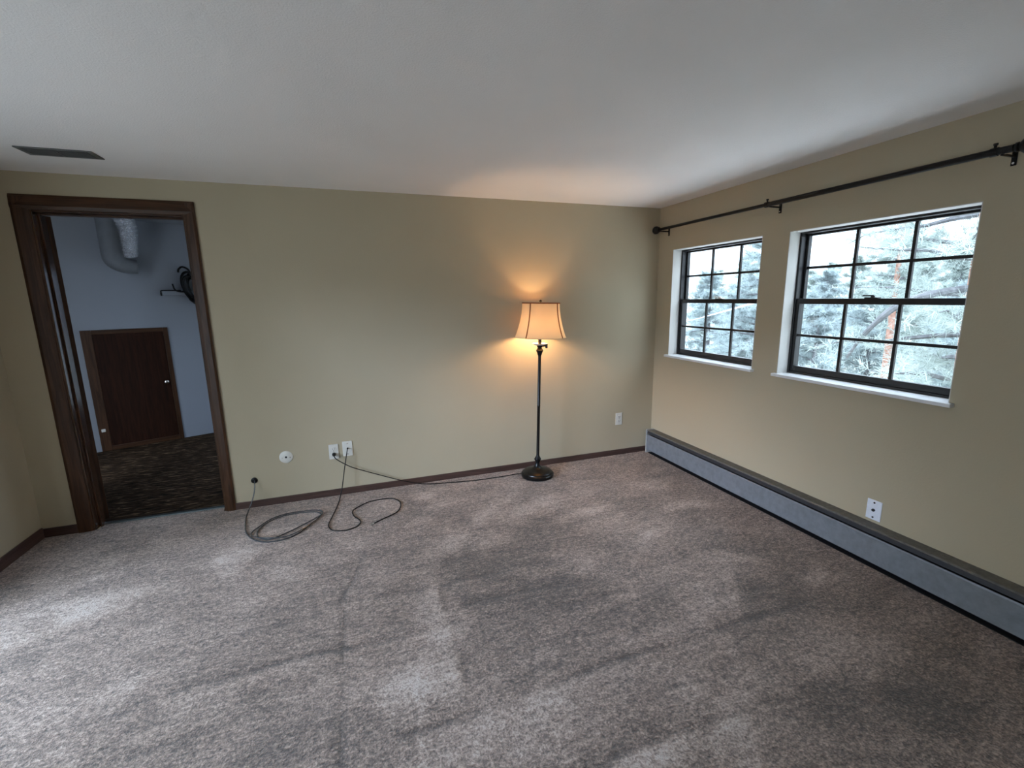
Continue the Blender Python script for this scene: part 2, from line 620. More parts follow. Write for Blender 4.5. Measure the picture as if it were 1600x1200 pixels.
    # keep the doorway strip of carpet inside the opening
    V[:, 1] = np.where((V[:, 1] > -0.001) & ((V[:, 0] < OPN[0] + 0.03) | (V[:, 0] > OPN[1] - 0.03)), 0.0, V[:, 1])
    idx = np.arange(n * k).reshape(n, k)
    F = np.stack([idx[:-1, :-1], idx[:-1, 1:], idx[1:, 1:], idx[1:, :-1]], -1).reshape(-1, 4)
    me = bpy.data.meshes.new('floor')
    me.vertices.add(len(V))
    me.vertices.foreach_set('co', V.ravel())
    me.loops.add(F.size)
    me.loops.foreach_set('vertex_index', F.ravel())
    me.polygons.add(len(F))
    me.polygons.foreach_set('loop_start', np.arange(0, F.size, 4))
    me.update()
    me.validate()
    at = me.attributes.new('pile_brush_and_light', 'FLOAT', 'POINT')
    at.data.foreach_set('value', np.clip(D, -1.2, 1.2).ravel().astype(np.float32))
    me.materials.append(M['carpet'])
    o = bpy.data.objects.new('floor', me)
    C.collection.objects.link(o)
    o['kind'] = 'structure'


carpet()

# baseboards
box('baseboard_back', (-3.560, -0.012, -0.005), (0.0, 0.0, 0.050), M['base_x'], bevel=0.003)['kind'] = 'structure'
box('baseboard_corner', (ROOM_L, -0.012, -0.005), (-4.468, 0.0, 0.060), M['base_x'], bevel=0.003)['kind'] = 'structure'
box('baseboard_left', (ROOM_L, DOOR_Y1 + 0.06, -0.005), (ROOM_L + 0.012, -0.012, 0.070), M['base_y'], bevel=0.003)['kind'] = 'structure'

# ------------------------------------------------------------------ doorway: jamb, stop, casing, leaf
x0, x1, zt = OPN[0], OPN[1], OPN[3]
tr = empty('trim_1', (0, 0, 0))
tr['kind'] = 'structure'
JT = 0.016
cw = 0.070
for nm, a, b, mm in (
        ('jamb', (x0, -0.004, 0), (x0 + JT, 0.119, zt - 0.0), M['jamb']),
        ('jamb', (x1 - JT, -0.004, 0), (x1, 0.119, zt), M['wood_z']),
        ('head_jamb', (x0 + JT, -0.004, zt - JT), (x1 - JT, 0.119, zt), M['wood_x']),
        ('door_stop', (x0 + JT, 0.040, 0), (x0 + JT + 0.011, 0.078, zt - JT), M['jamb']),
        ('door_stop', (x1 - JT - 0.011, 0.040, 0), (x1 - JT, 0.078, zt - JT), M['wood_z']),
        ('head_stop', (x0 + JT + 0.011, 0.040, zt - JT - 0.011), (x1 - JT - 0.011, 0.078, zt - JT), M['wood_x'])):
    box(nm, a, b, mm, tr, bevel=0.002)


def casing(xa, xb, flip):
    pr = [(xa, 0.0), (xa, -0.009), (xa + (xb - xa) * 0.25, -0.014), (xa + (xb - xa) * 0.8, -0.018), (xb, -0.013), (xb, 0.0)]
    q = MB()
    q.prism([(p[0], p[1]) for p in pr], 2, -0.004, zt + 0.068)
    q.build('side_casing', M['wood_z'], tr, bevel=0.002)


casing(x0 + 0.006, x0 - cw - 0.008, 0)
casing(x1 - 0.006, x1 + cw - 0.014, 1)
q = MB()
q.prism([(0.0, zt - 0.006), (-0.013, zt - 0.006), (-0.018, zt + 0.015), (-0.013, zt + 0.06), (-0.009, zt + 0.078), (0.0, zt + 0.078)], 0, x0 - cw - 0.008, x1 + cw - 0.014)
q.build('head_casing', M['wood_x'], tr, bevel=0.002)

dl = empty('door_1', (x0 + JT - 0.012, 0.128, 0.012), (0, 0, math.radians(125)))
dl['kind'] = 'structure'
box('leaf', (0.0, -0.030, 0.0), (0.735, 0.005, 2.005), M['wood_z'], dl, bevel=0.002)
for hz in (0.22, 1.02, 1.82):
    q = MB()
    q.lathe([(0.006, hz - 0.045), (0.006, hz + 0.045)], 10, (-0.006, 0.004, 0))
    q.build('hinge', M['lamp_metal'], dl, smooth=True)
q = MB()
q.lathe([(0.010, -0.03), (0.012, -0.055), (0.026, -0.07), (0.028, -0.085), (0.018, -0.098), (0.004, -0.1)], 20, (0.675, 0, 0.96), 'y')
q.build('door_knob', M['steel'], dl, smooth=True)

q = MB()
q.prism([(0.062, 0.0), (0.068, 0.007), (0.082, 0.010), (0.096, 0.007), (0.104, 0.0)], 0, x0 + JT, x1 - JT)
tag(q.build('threshold_strip', M['threshold']), 'dull metal strip across the doorway floor where the two carpets meet', 'threshold')

# ------------------------------------------------------------------ closet behind the doorway
A = Vector((-5.1876, 1.9892, 0))
dv = Vector((0.93055, 0.36615, 0)).normalized()
nv = Vector((dv.y, -dv.x, 0))       # towards the doorway
ang = math.atan2(dv.y, dv.x)
CH = 2.30


def fw(s, off, z):
    p = A + dv * s + nv * off
    return (p.x, p.y, z)


q = MB()
q.box((-0.3, 0.0, -0.1), (2.05, 0.1, CH + 0.1))
o = q.build('wall_closet_far', M['closet_wall'], loc=(A.x, A.y, 0))
o.rotation_euler = (0, 0, ang)
struct(o)
L = A + dv * -0.08
q = MB()
a = Vector((-5.35, 0.118, 0))
b = A + dv * -0.25
n2 = Vector(((b - a).y, -(b - a).x, 0)).normalized() * -0.08
q.prism([tuple(a[:2]), tuple(b[:2]), tuple((b + n2)[:2]), tuple((a + n2)[:2])], 2, -0.1, CH + 0.1)
struct(q.build('wall_closet_left', M['closet_wall']))
wall_grid('wall_closet_right', M['closet_wall'], [0.116, 2.9], [-0.1, CH + 0.1], [WIN3], lambda u, v, t: (t, u, v), -3.32, -3.22)
w4 = empty('window_3', (-3.27, sum(WIN3[:2]) / 2, WIN3[2]))
w4['kind'] = 'structure'
hw, hh = (WIN3[1] - WIN3[0]) / 2, WIN3[3] - WIN3[2]
q = MB()
for a, b in (((-0.03, -hw, 0), (0.03, -hw + 0.04, hh)), ((-0.03, hw - 0.04, 0), (0.03, hw, hh)), ((-0.03, -hw + 0.04, 0), (0.03, hw - 0.04, 0.04)), ((-0.03, -hw + 0.04, hh - 0.04), (0.03, hw - 0.04, hh))):
    q.box(a, b)
q.build('frame', M['bronze'], w4)
q = MB()
q.box((-0.003, -hw + 0.04, 0.04), (0.003, hw - 0.04, hh - 0.04))
q.build('pane', M['tinted'], w4)
struct(box('ceiling_closet', (-5.6, 0.116, CH), (-3.2, 2.95, CH + 0.1), M['closet_wall']))
q = MB()
q.box((-5.6, 0.085, -0.1), (-3.2, 2.95, -0.001))
struct(q.build('floor_closet', M['shag']))

# low access hatch in the closet's far wall (its own frame runs along dv)
d2 = empty('door_2', (A.x, A.y, 0), (0, 0, ang))
d2['kind'] = 'structure'
s0, s1, ht = 0.012, 0.698, 1.230
fwid = 0.082
box('panel', (s0 + fwid - 0.005, -0.012, 0.045), (s1 - 0.04, -0.001, ht - 0.042), M['hatch'], d2, bevel=0.002)
for nm, a, b, mm in (('side_casing', (s0, -0.02, 0), (s0 + fwid, -0.0005, ht), M['wood_z']), ('side_casing', (s1 - 0.042, -0.02, 0), (s1, -0.0005, ht), M['wood_z']),
                     ('head_casing', (s0 + fwid, -0.02, ht - 0.042), (s1 - 0.042, -0.0005, ht), M['wood_x']), ('bottom_casing', (s0 + fwid, -0.02, 0), (s1 - 0.042, -0.0005, 0.046), M['wood_x'])):
    box(nm, a, b, mm, d2, bevel=0.003)
q = MB()
q.lathe([(0.016, -0.012), (0.016, -0.018), (0.008, -0.022), (0.008, -0.034), (0.019, -0.042), (0.019, -0.052), (0.006, -0.058)], 20, (s1 - 0.078, 0, 0.650), 'y')
q.build('knob', M['steel'], d2, smooth=True)
box('latch', (0.034, -0.032, 0.205), (0.066, -0.02, 0.235), M['plate'], d2, bevel=0.003)

# fat foil duct dropping from the closet ceiling into a grey sleeve
du = empty('flexible_duct', fw(0.40, 0.0, 0), (0, 0, ang))
tag(du, 'crinkled silver foil duct with grey sleeve bending from closet ceiling', 'duct')
path, rr = [], []
for k in range(15):
    t = k / 14
    path.append((-0.035 - 0.00 * t, -0.14, CH - 0.002 - 0.34 * t))
    rr.append(0.095)
for k in range(1, 13):
    t = k / 12 * math.pi * 0.5
    path.append((-0.035 + 0.165 * (1 - math.cos(t)), -0.14, CH - 0.342 - 0.03 - 0.09 * math.sin(t)))
    rr.append(0.095 - 0.03 * k / 12)
q = MB()
q.tube(path, rr, 24)
q.build('sleeve', M['duct'], du, smooth=True)
path, rr = [], []
for k in range(61):
    t = k / 60
    path.append((0.075 + 0.03 * t + 0.012 * math.sin(t * 5), -0.30 + 0.07 * t * t, CH - 0.002 - 0.36 * t))
    rr.append(0.083 - 0.025 * t + 0.0045 * math.sin(t * 2 * math.pi * 12))
q = MB()
q.tube(path, rr, 32)
q.build('foil_tube', M['foil'], du, smooth=True)

# white wall shelf with a hook and a hanging coil of black cable
sh = empty('wall_shelf', fw(0.70, 0.0, 1.56), (0, 0, ang))
tag(sh, 'small white shelf board on the closet wall under the black cable coil', 'shelf')
box('board', (0.0, -0.07, 0.0), (0.62, -0.001, 0.045), M['closet_wall'], sh, bevel=0.003)
q = MB()
q.tube(smooth_path([(-0.008, -0.004, 0.0), (-0.010, -0.02, 0.03), (-0.006, -0.076, 0.05), (0.05, -0.078, 0.052), (0.16, -0.076, 0.052)]), 0.006)
q.build('wire_edge', M['black_metal'], sh, smooth=True)
co = empty('coiled_cable', fw(0.93, 0.075, 1.63), (0, 0, ang))
tag(co, 'black cable coil hanging beside the closet shelf, half behind the door casing', 'cable')
rng = random.Random(4)
q = MB()
for k in range(9):
    w, h, cz, cx = rng.uniform(0.055, 0.1), rng.uniform(0.12, 0.17), rng.uniform(-0.02, 0.03), rng.uniform(0.03, 0.075)
    pts = []
    for i in range(25):
        t = i / 24 * 2 * math.pi
        pts.append((cx + w * math.cos(t) - 0.03 * math.sin(t), -0.012 * k + 0.05 + 0.01 * math.sin(2 * t + k), cz + h * math.sin(t)))
    q.tube(smooth_path(pts, 2), 0.008, 6, caps=False)
q.build('loops', M['cord'], co, smooth=True)
q = MB()
q.tube(smooth_path([(0.04, -0.02, 0.10), (0.02, -0.03, 0.19), (-0.03, -0.03, 0.225), (-0.065, -0.02, 0.20), (-0.07, -0.01, 0.17)]), 0.010, 8)
q.build('hook', M['black_metal'], co, smooth=True)
q = MB()
q.tube(smooth_path([(-0.02, -0.03, -0.06), (0.00, -0.03, -0.12), (0.06, -0.03, -0.17), (0.14, -0.03, -0.18)]), 0.008, 6)
q.tube(smooth_path([(-0.02, -0.02, -0.03), (-0.08, -0.01, -0.03), (-0.12, 0.0, -0.01), (-0.135, 0.01, 0.05)]), 0.008, 6)
q.build('loose_end', M['cord'], co, smooth=True)


# ------------------------------------------------------------------ windows in the right wall
def window(idx, y0, y1, z0, z1):
    w = empty('window_%d' % idx, (0, (y0 + y1) / 2, z0))
    w['kind'] = 'structure'
    cy = (y0 + y1) / 2

    def bx(nm, a, b, m, par=w, bev=0.002):
        return box(nm, (a[0], a[1] - cy, a[2] - z0), (b[0], b[1] - cy, b[2] - z0), m, par, bevel=bev)
    # white plaster lining of the recess
    t = 0.004
    q = MB()
    for a, b in (((0.0005, y0 - 0.0, z1 - t), (0.088, y1, z1 + 0.0)), ((0.0005, y1 - t, z0), (0.088, y1, z1)), ((0.0005, y0, z0), (0.088, y0 + t, z1))):
        q.box((a[0], a[1] - cy, a[2] - z0), (b[0], b[1] - cy, b[2] - z0))
    q.build('reveal', M['reveal'], w)
    # stone sill with horns
    q = MB()
    q.box((-0.036, y0 - 0.022 - cy, -0.007), (0.0, y1 + 0.014 - cy, 0.012))
    q.box((0.0, y0 + 0.001 - cy, -0.0), (0.092, y1 - 0.001 - cy, 0.012))
    q.build('sill', M['sill'], w, bevel=0.003)
    zs = z0 + 0.012
    fx0, fx1 = 0.088, 0.168
    ft = 0.016
    q = MB()
    for a, b in (((fx0, y0, zs), (fx1, y0 + ft, z1)), ((fx0, y1 - ft, zs), (fx1, y1, z1)), ((fx0, y0 + ft, z1 - ft), (fx1, y1 - ft, z1)), ((fx0, y0 + ft, zs), (fx1, y1 - ft, zs + 0.014))):
        q.box((a[0], a[1] - cy, a[2] - z0), (b[0], b[1] - cy, b[2] - z0))
    q.build('frame', M['bronze'], w, bevel=0.002)
    ya, yb = y0 + ft, y1 - ft
    zm = 1.430

    def sash(nm, xa, xb, za, zb, top, bot, side):
        s = empty(nm, (0, 0, 0))
        s.parent = w
        q = MB()
        for a, b in (((xa, ya, za), (xb, ya + side, zb)), ((xa, yb - side, za), (xb, yb, zb)), ((xa, ya + side, zb - top), (xb, yb - side, zb)), ((xa, ya + side, za), (xb, yb - side, za + bot))):
            q.box((a[0], a[1] - cy, a[2] - z0), (b[0], b[1] - cy, b[2] - z0))
        q.build('sash_rail', M['bronze'], s, bevel=0.002)
        ga, gb, gz0, gz1 = ya + side, yb - side, za + bot, zb - top
        xm = (xa + xb) / 2
        q = MB()
        for k in (1, 2):
            yy = ga + (gb - ga) * k / 3
            q.box((xm - 0.007, yy - 0.008 - cy, gz0 - z0), (xm + 0.007, yy + 0.008 - cy, gz1 - z0))
        zz = (gz0 + gz1) / 2
        for k in range(3):
            a, b = ga + (gb - ga) * k / 3, ga + (gb - ga) * (k + 1) / 3
            q.box((xm - 0.007, a + (0.008 if k else 0) - cy, zz - 0.008 - z0), (xm + 0.007, b - (0.008 if k < 2 else 0) - cy, zz + 0.008 - z0))
        q.build('muntins', M['bronze'], s)
        q = MB()
        q.box((xm + 0.008, ga - cy - 0.003, gz0 - z0 - 0.003), (xm + 0.012, gb - cy + 0.003, gz1 - z0 + 0.003))
        q.build('pane', M['glass'], s)
        return s
    sash('upper_sash', 0.132, 0.160, zm - 0.016, z1 - ft, 0.012, 0.030, 0.016)
    lo = sash('lower_sash', 0.096, 0.124, zs + 0.014, zm + 0.017, 0.034, 0.036, 0.022)
    q = MB()
    q.box((0.092, -0.035, zm + 0.017 - z0), (0.122, 0.035, zm + 0.023 - z0))
    q.lathe([(0.010, zm + 0.023 - z0), (0.010, zm + 0.033 - z0)], 14, (0.108, 0, 0))
    q.box((0.098, -0.006, zm + 0.029 - z0), (0.108, 0.05, zm + 0.036 - z0))
    q.build('sash_lock', M['steel' if idx == 1 else 'bronze'], lo, bevel=0.001)


window(1, *WIN1)
window(2, *WIN2)

# glass door in the left wall (beside the camera): lets the daylight in
w3 = empty('door_3', (ROOM_L, (DOOR_Y0 + DOOR_Y1) / 2, 0))
w3['kind'] = 'structure'
hw = (DOOR_Y1 - DOOR_Y0) / 2
q = MB()
for a, b in (((-0.12, -hw, 0.02), (-0.04, -hw + 0.05, 2.03)), ((-0.12, hw - 0.05, 0.02), (-0.04, hw, 2.03)), ((-0.12, -0.04, 0.06), (-0.04, 0.04, 1.98)),
             ((-0.12, -hw + 0.05, 1.98), (-0.04, hw - 0.05, 2.03)), ((-0.12, -hw + 0.05, 0.02), (-0.04, hw - 0.05, 0.06))):
    q.box(a, b)
q.build('frame', M['bronze'], w3, bevel=0.002)
for a, b in ((-hw + 0.05, -0.04), (0.04, hw - 0.05)):
    q = MB()
    q.box((-0.083, a, 0.06), (-0.078, b, 1.98))
    q.build('pane', M['glass'], w3)

struct(box('added_reflector', (0.171, -5.0, -0.45), (3.0, 3.2, -0.25), M['reflector']))  # unseen pale slab added to bounce skylight up to the ceiling
struct(box('wall_light_blocker', (-9.3, -7.0, -3.0), (-9.2, 4.0, 0.6), M['blocker']))  # unseen barrier added to cut low sky light through the glass door
q = MB()
q.box((ROOM_L - 4.2, -5.0, -0.25), (ROOM_L - 0.151, 0.6, -0.06))
struct(q.build('bounce_slab', M['bounce_slab']))  # unseen slab added outside the glass door to bounce skylight indoors

# ------------------------------------------------------------------ curtain rod over the windows
RX, RZ = -0.082, 2.043
rd = empty('curtain_rod', (RX, 0, RZ))
tag(rd, 'long black telescoping curtain rod with ball finials above both windows', 'curtain rod')
for nm, ya, yb, r in (('thin_tube', -1.21, -0.095, 0.0115), ('thick_tube', -2.365, -1.19, 0.0145)):
    q = MB()
    q.lathe([(r, ya), (r, yb)], 20, axis='y')
    q.build(nm, M['black_metal'], rd, smooth=True)
for yc, sg in ((-0.062, 1), (-2.415, -1)):
    q = MB()
    pr = [(0.013, -0.045), (0.019, -0.043), (0.019, -0.036), (0.013, -0.030)]
    for k in range(13):
        t = -1.1 + (1.1 + math.pi / 2) * k / 12
        pr.append((max(0.034 * math.cos(t), 0.0008), 0.034 * math.sin(t)))
    q.lathe([(r, h * sg + yc) for r, h in pr], 24, axis='y')
    q.build('finial', M['black_metal'], rd, smooth=True)
for yc in (-1.20, -2.305):
    q = MB()
    q.lathe([(0.0175, yc - 0.012), (0.0175, yc + 0.012)], 18, axis='y')
    q.lathe([(0.005, 0.016), (0.005, 0.026), (0.008, 0.027), (0.008, 0.034)], 10, (0, yc, 0))
    q.build('collar', M['black_metal'], rd, smooth=True)
for yc in (-0.135, -1.232, -2.335):
    b = MB()
    b.box((0.076, yc - 0.009, -0.054), (0.0815, yc + 0.009, 0.022))
    b.box((0.012, yc - 0.005, -0.022), (0.0765, yc + 0.005, -0.014))
    b.box((-0.012, yc - 0.005, -0.022), (0.018, yc + 0.005, -0.0155))
    bo = b.build('bracket', M['black_metal'], rd, bevel=0.0015)
    q = MB()
    q.lathe([(0.0045, 0.0745), (0.0045, 0.0762)], 10, (0, yc, -0.044), 'x')
    q.build('screw', M['steel'], bo)

# ------------------------------------------------------------------ baseboard heater along the right wall
HY0, HY1, HD = -4.6, -0.048, 0.084
bh = empty('baseboard_heater', (0, (HY0 + HY1) / 2, 0))
tag(bh, 'long grey metal baseboard heater under the windows along the right wall', 'heater')
yc = (HY0 + HY1) / 2
ln = (HY1 - HY0) / 2
q = MB()
q.prism([(-0.0005, 0.0), (-0.0005, 0.222), (-0.078, 0.226), (-0.0835, 0.222), (-0.0835, 0.216), (-0.079, 0.216), (-0.076, 0.2215), (-0.006, 0.217), (-0.006, 0.0)], 1, -ln, ln - 0.006)
q.v = [(v[0], v[1], v[2]) for v in q.v]
q.build('back_cover', M['heater_top'], bh)
q = MB()
q.prism([(-0.0835, 0.034), (-0.0835, 0.172), (-0.080, 0.180), (-0.076, 0.180), (-0.080, 0.171), (-0.080, 0.034)], 1, -ln, ln - 0.006)
q.build('front_panel', M['heater'], bh)
q = MB()
q.prism([(-0.079, 0.189), (-0.076, 0.211), (-0.073, 0.211), (-0.076, 0.189)], 1, -ln, ln - 0.006)
q.build('damper', M['damper'], bh)
q = MB()
q.box((-0.062, -ln, 0.02), (-0.007, ln - 0.02, 0.17))
q.box((-0.076, -ln, 0.001), (-0.007, ln - 0.02, 0.004))  # dark strip paints the shade in the gap under the front panel
q.build('fin_core_gap_shade', M['heater_dark'], bh)
q = MB()
q.prism([(-0.0005, 0.0), (-0.0005, 0.226), (-0.080, 0.2295), (-0.088, 0.224), (-0.088, 0.0)], 1, ln - 0.006, ln + 0.006)
q.build('end_cap', M['heater_cap'], bh, bevel=0.002)['label'] = 'paler grey end cap'

# ------------------------------------------------------------------ ceiling vent
vt = empty('ceiling_vent', (-3.985, -0.474, H))
tag(vt, 'grey rectangular vent register set flush in the ceiling before the doorway', 'vent')
q = MB()
for a, b in (((-0.155, -0.068, -0.006), (-0.13, 0.068, -0.0005)), ((0.13, -0.068, -0.006), (0.155, 0.068, -0.0005)), ((-0.13, -0.068, -0.006), (0.13, -0.05, -0.0005)), ((-0.13, 0.05, -0.006), (0.13, 0.068, -0.0005))):
    q.box(a, b)
q.build('frame', M['vent'], vt, bevel=0.002)
q = MB()
q.box((-0.13, -0.05, -0.002), (0.13, 0.05, -0.0005))
q.build('backing', M['vent_dark'], vt)
q = MB()
for k in range(9):
    y = -0.044 + 0.011 * k
    q.prism([(y - 0.005, -0.0075), (y - 0.004, -0.0085), (y + 0.004, -0.003), (y + 0.003, -0.0022)], 0, -0.13, 0.13)
q.box((-0.004, -0.05, -0.0095), (0.004, 0.05, -0.0022))
q.build('louvre', M['vent'], vt)


# ------------------------------------------------------------------ wall plates
def disc(m, x, z, r, y0, y1, sx=1.0, n=16):
    m.lathe([(r, y0), (r, y1)], n, (x, 0, z), 'y')


def outlet(x, z, label, group=None):
    e = empty('wall_outlet', (x, 0, z))
    tag(e, label, 'outlet')
    box('cover_plate', (-0.0345, -0.006, -0.058), (0.0345, -0.0005, 0.058), M['plate'], e, bevel=0.003)
    for s in (1, -1):
        q = MB()
        pts = []
        for k in range(24):
            t = 2 * math.pi * k / 24
            pts.append((0.0165 * math.cos(t), s * 0.0195 + max(-0.0125, min(0.0125, 0.0165 * math.sin(t)))))
        q.prism(pts, 1, -0.009, -0.0055)
        r = q.build('receptacle', M['plate'], e)
        q = MB()
        q.box((-0.008, -0.0094, s * 0.0195 - 0.001), (-0.0055, -0.0088, s * 0.0195 + 0.008))
        q.box((0.0055, -0.0094, s * 0.0195 - 0.001), (0.008, -0.0088, s * 0.0195 + 0.008))
        q.lathe([(0.0028, -0.0094), (0.0028, -0.0088)], 10, (0, 0, s * 0.0195 - 0.006), 'y')
        q.build('slots', M['slot'], r)
    q = MB()
    disc(q, 0, 0, 0.003, -0.0075, -0.0055)
    q.build('screw', M['steel'], e)
    return e


outlet(-2.866, 0.351, 'ivory power outlet with the lamp cord plugged into its lower socket')
outlet(-0.367, 0.350, 'ivory power outlet with empty sockets near the heater end')

pl = empty('cable_plate', (-2.766, 0, 0.364))
tag(pl, 'ivory coaxial wall plate with a black cable leaving its centre', 'wall plate')
box('cover_plate', (-0.036, -0.006, -0.059), (0.036, -0.0005, 0.059), M['plate'], pl, bevel=0.003)
for s in (1, -1):
    q = MB()
    disc(q, 0, s * 0.042, 0.0038, -0.0075, -0.0055)
    q.build('screw', M['steel'], pl)
q = MB()
disc(q, 0, 0.004, 0.006, -0.012, -0.0055, n=6)
q.build('coax_socket', M['steel'], pl)

rp = empty('round_cover_plate', (-3.195, 0, 0.352))
tag(rp, 'round ivory cover plate with a dark centre hole beside the doorway', 'wall plate')
q = MB()
q.lathe([(0.046, -0.0005), (0.046, -0.003), (0.041, -0.0065), (0.012, -0.0075), (0.0005, -0.0075)], 32, axis='y')
q.build('disc', M['plate'], rp, smooth=True)
q = MB()
disc(q, 0, 0, 0.0075, -0.0082, -0.007)
q.build('centre_hole', M['slot'], rp)
for s in (1, -1):
    q = MB()
    disc(q, s * 0.027, -0.004, 0.0035, -0.0082, -0.0066)
    q.build('screw', M['steel'], rp)

jp = empty('jack_plate', (0, -2.0085, 0.296))
tag(jp, 'white wall plate with a black centre jack and two screws above heater', 'wall plate')
box('cover_plate', (-0.006, -0.0375, -0.057), (-0.0005, 0.0375, 0.057), M['white_plate'], jp, bevel=0.003)
q = MB()
q.lathe([(0.0085, -0.013), (0.0085, -0.0055)], 6, axis='x')
q.build('jack', M['slot'], jp)
for s in (1, -1):
    q = MB()
    q.lathe([(0.005, -0.0078), (0.005, -0.0055)], 14, (0, 0, s * 0.042), 'x')
    q.build('screw', M['slot'], jp)

# ------------------------------------------------------------------ cables on the carpet
gr = empty('wall_grommet', (-3.419, 0, 0.203))
tag(gr, 'small round black grommet low on the wall where grey cable enters', 'grommet')
q = MB()
q.lathe([(0.022, -0.0005), (0.022, -0.004), (0.017, -0.008), (0.009, -0.008), (0.0075, -0.003)], 24, axis='y')
q.build('ring', M['black_metal'], gr, smooth=True)

CR = 0.0038
z = CR + 0.001
grey = [(-3.419, -0.004, 0.203), (-3.415, -0.018, 0.203), (-3.412, -0.045, 0.178), (-3.418, -0.06, 0.131), (-3.434, -0.075, 0.076), (-3.453, -0.095, 0.03), (-3.462, -0.15, z),
        (-3.45, -0.249, z), (-3.422, -0.389, z), (-3.385, -0.481, z), (-3.337, -0.549, z), (-3.283, -0.59, z), (-3.235, -0.603, z), (-3.163, -0.599, z), (-3.093, -0.555, z),
        (-3.037, -0.47, z), (-2.99, -0.386, z), (-2.969, -0.334, z), (-2.978, -0.29, z), (-3.025, -0.255, z), (-3.114, -0.240, z), (-3.2, -0.243, z), (-3.271, -0.279, z),
        (-3.323, -0.345, z), (-3.345, -0.427, z), (-3.329, -0.511, z + .004), (-3.296, -0.556, z + .008), (-3.249, -0.587, z + .009), (-3.188, -0.55, z + .006), (-3.12, -0.486, z + .002),
        (-3.055, -0.43, z + .004), (-2.985, -0.373, z + .009), (-2.958, -0.322, z + .009), (-2.978, -0.272, z + .008), (-3.03, -0.244, z + .008), (-3.1, -0.228, z + .004), (-3.195, -0.226, z + .003),
        (-3.285, -0.272, z + .003), (-3.345, -0.36, z + .002), (-3.378, -0.43, z + .001), (-3.367, -0.485, z + .002), (-3.33, -0.53, z + .009), (-3.26, -0.572, z + .012), (-3.16, -0.585, z + .009),
        (-3.08, -0.53, z + .008), (-3.01, -0.44, z + .009), (-2.972, -0.37, z + .009), (-2.955, -0.31, z + .012), (-2.98, -0.27, z + .014), (-3.0, -0.262, z + .012), (-2.976, -0.292, z + .014), (-2.93, -0.335, z + .009),
        (-2.90, -0.358, z + .002), (-2.88, -0.375, z), (-2.86, -0.348, z), (-2.831, -0.302, z), (-2.79, -0.262, z)]
q = MB()
q.tube(smooth_path(grey[:-8], 4), CR, 8)
gc = q.build('coiled_wall_cable', M['grey_cord'], smooth=True)
tag(gc, 'thin grey cable from the black grommet, coiled in rings on the carpet', 'cable')

black = [(-2.766, -0.013, 0.368), (-2.767, -0.026, 0.366), (-2.772, -0.036, 0.345), (-2.782, -0.042, 0.30), (-2.802, -0.05, 0.206), (-2.825, -0.062, 0.086), (-2.842, -0.078, 0.025), (-2.853, -0.145, z),
         (-2.874, -0.287, z), (-2.895, -0.402, z), (-2.91, -0.493, z), (-2.901, -0.551, z), (-2.876, -0.592, z), (-2.832, -0.613, z), (-2.785, -0.618, z), (-2.737, -0.595, z), (-2.712, -0.559, z),
         (-2.706, -0.528, z), (-2.72, -0.484, z), (-2.742, -0.446, z), (-2.757, -0.385, z), (-2.753, -0.334, z), (-2.717, -0.288, z), (-2.644, -0.232, z), (-2.561, -0.218, z), (-2.487, -0.228, z),
         (-2.443, -0.269, z), (-2.423, -0.328, z), (-2.43, -0.404, z), (-2.462, -0.477, z), (-2.517, -0.517, z), (-2.575, -0.554, z), (-2.627, -0.591, z)]
cc = empty('coaxial_cable', (-2.766, -0.013, 0.368))
tag(cc, 'black coaxial cable hanging from the ivory plate and curling loose on carpet', 'cable')


def rel(pts, base):
    return [(p[0] - base[0], p[1] - base[1], p[2] - base[2]) for p in pts]


q = MB()
q.tube(smooth_path(rel(black, cc.location), 5), 0.0036, 8)
q.build('jacket', M['cord'], cc, smooth=True)
q = MB()
e0, e1 = Vector((-2.622, -0.587, z)), Vector((-2.650, -0.606, z))
q.tube(rel([e0, e0.lerp(e1, 0.55), e0.lerp(e1, 0.56), e1], cc.location), [0.0052, 0.0052, 0.0034, 0.0034], 10)
q.build('end_connector', M['steel'], cc, smooth=True)
q = MB()
q.tube(rel([(-2.766, -0.0125, 0.368), (-2.766, -0.022, 0.368)], cc.location), 0.0055, 8)
q.build('wall_connector', M['black_metal'], cc, smooth=True)

# ------------------------------------------------------------------ floor lamp
LB = Vector((-1.279, -0.212, 0.0))
lp = empty('floor_lamp', LB)
tag(lp, 'lit floor lamp with dark bronze pole and cream bell shade by back wall', 'floor lamp')
LEAN = math.radians(1.35)


def lean(o):
    o.rotation_euler = (0, LEAN, 0)
    return o


q = MB()
q.lathe([(0.118, 0.001), (0.134, 0.004), (0.137, 0.014), (0.136, 0.028), (0.130, 0.034), (0.124, 0.036), (0.122, 0.042), (0.110, 0.052), (0.082, 0.062), (0.052, 0.070), (0.034, 0.080), (0.024, 0.092), (0.020, 0.108), (0.018, 0.118)], 48)
q.build('base', M['lamp_metal'], lp, smooth=30)
q = MB()
q.lathe([(0.017, 0.114), (0.020, 0.120), (0.021, 0.128), (0.028, 0.145), (0.029, 0.150), (0.022, 0.164), (0.015, 0.176), (0.0125, 0.185), (0.0125, 0.60), (0.0135, 0.602), (0.0135, 0.612), (0.0125, 0.614),
         (0.0125, 1.02), (0.017, 1.027), (0.020, 1.040), (0.028, 1.058), (0.029, 1.064), (0.021, 1.078), (0.016, 1.086), (0.022, 1.093), (0.024, 1.105)], 32)
lean(q.build('pole', M['lamp_metal'], lp, smooth=30))
q = MB()
q.lathe([(0.022, 1.103), (0.045, 1.108), (0.061, 1.118), (0.062, 1.120), (0.045, 1.112), (0.012, 1.109)], 32)
lean(q.build('drip_dish', M['dish'], lp, smooth=True))['label'] = 'pale round dish under the shade'
q = MB()
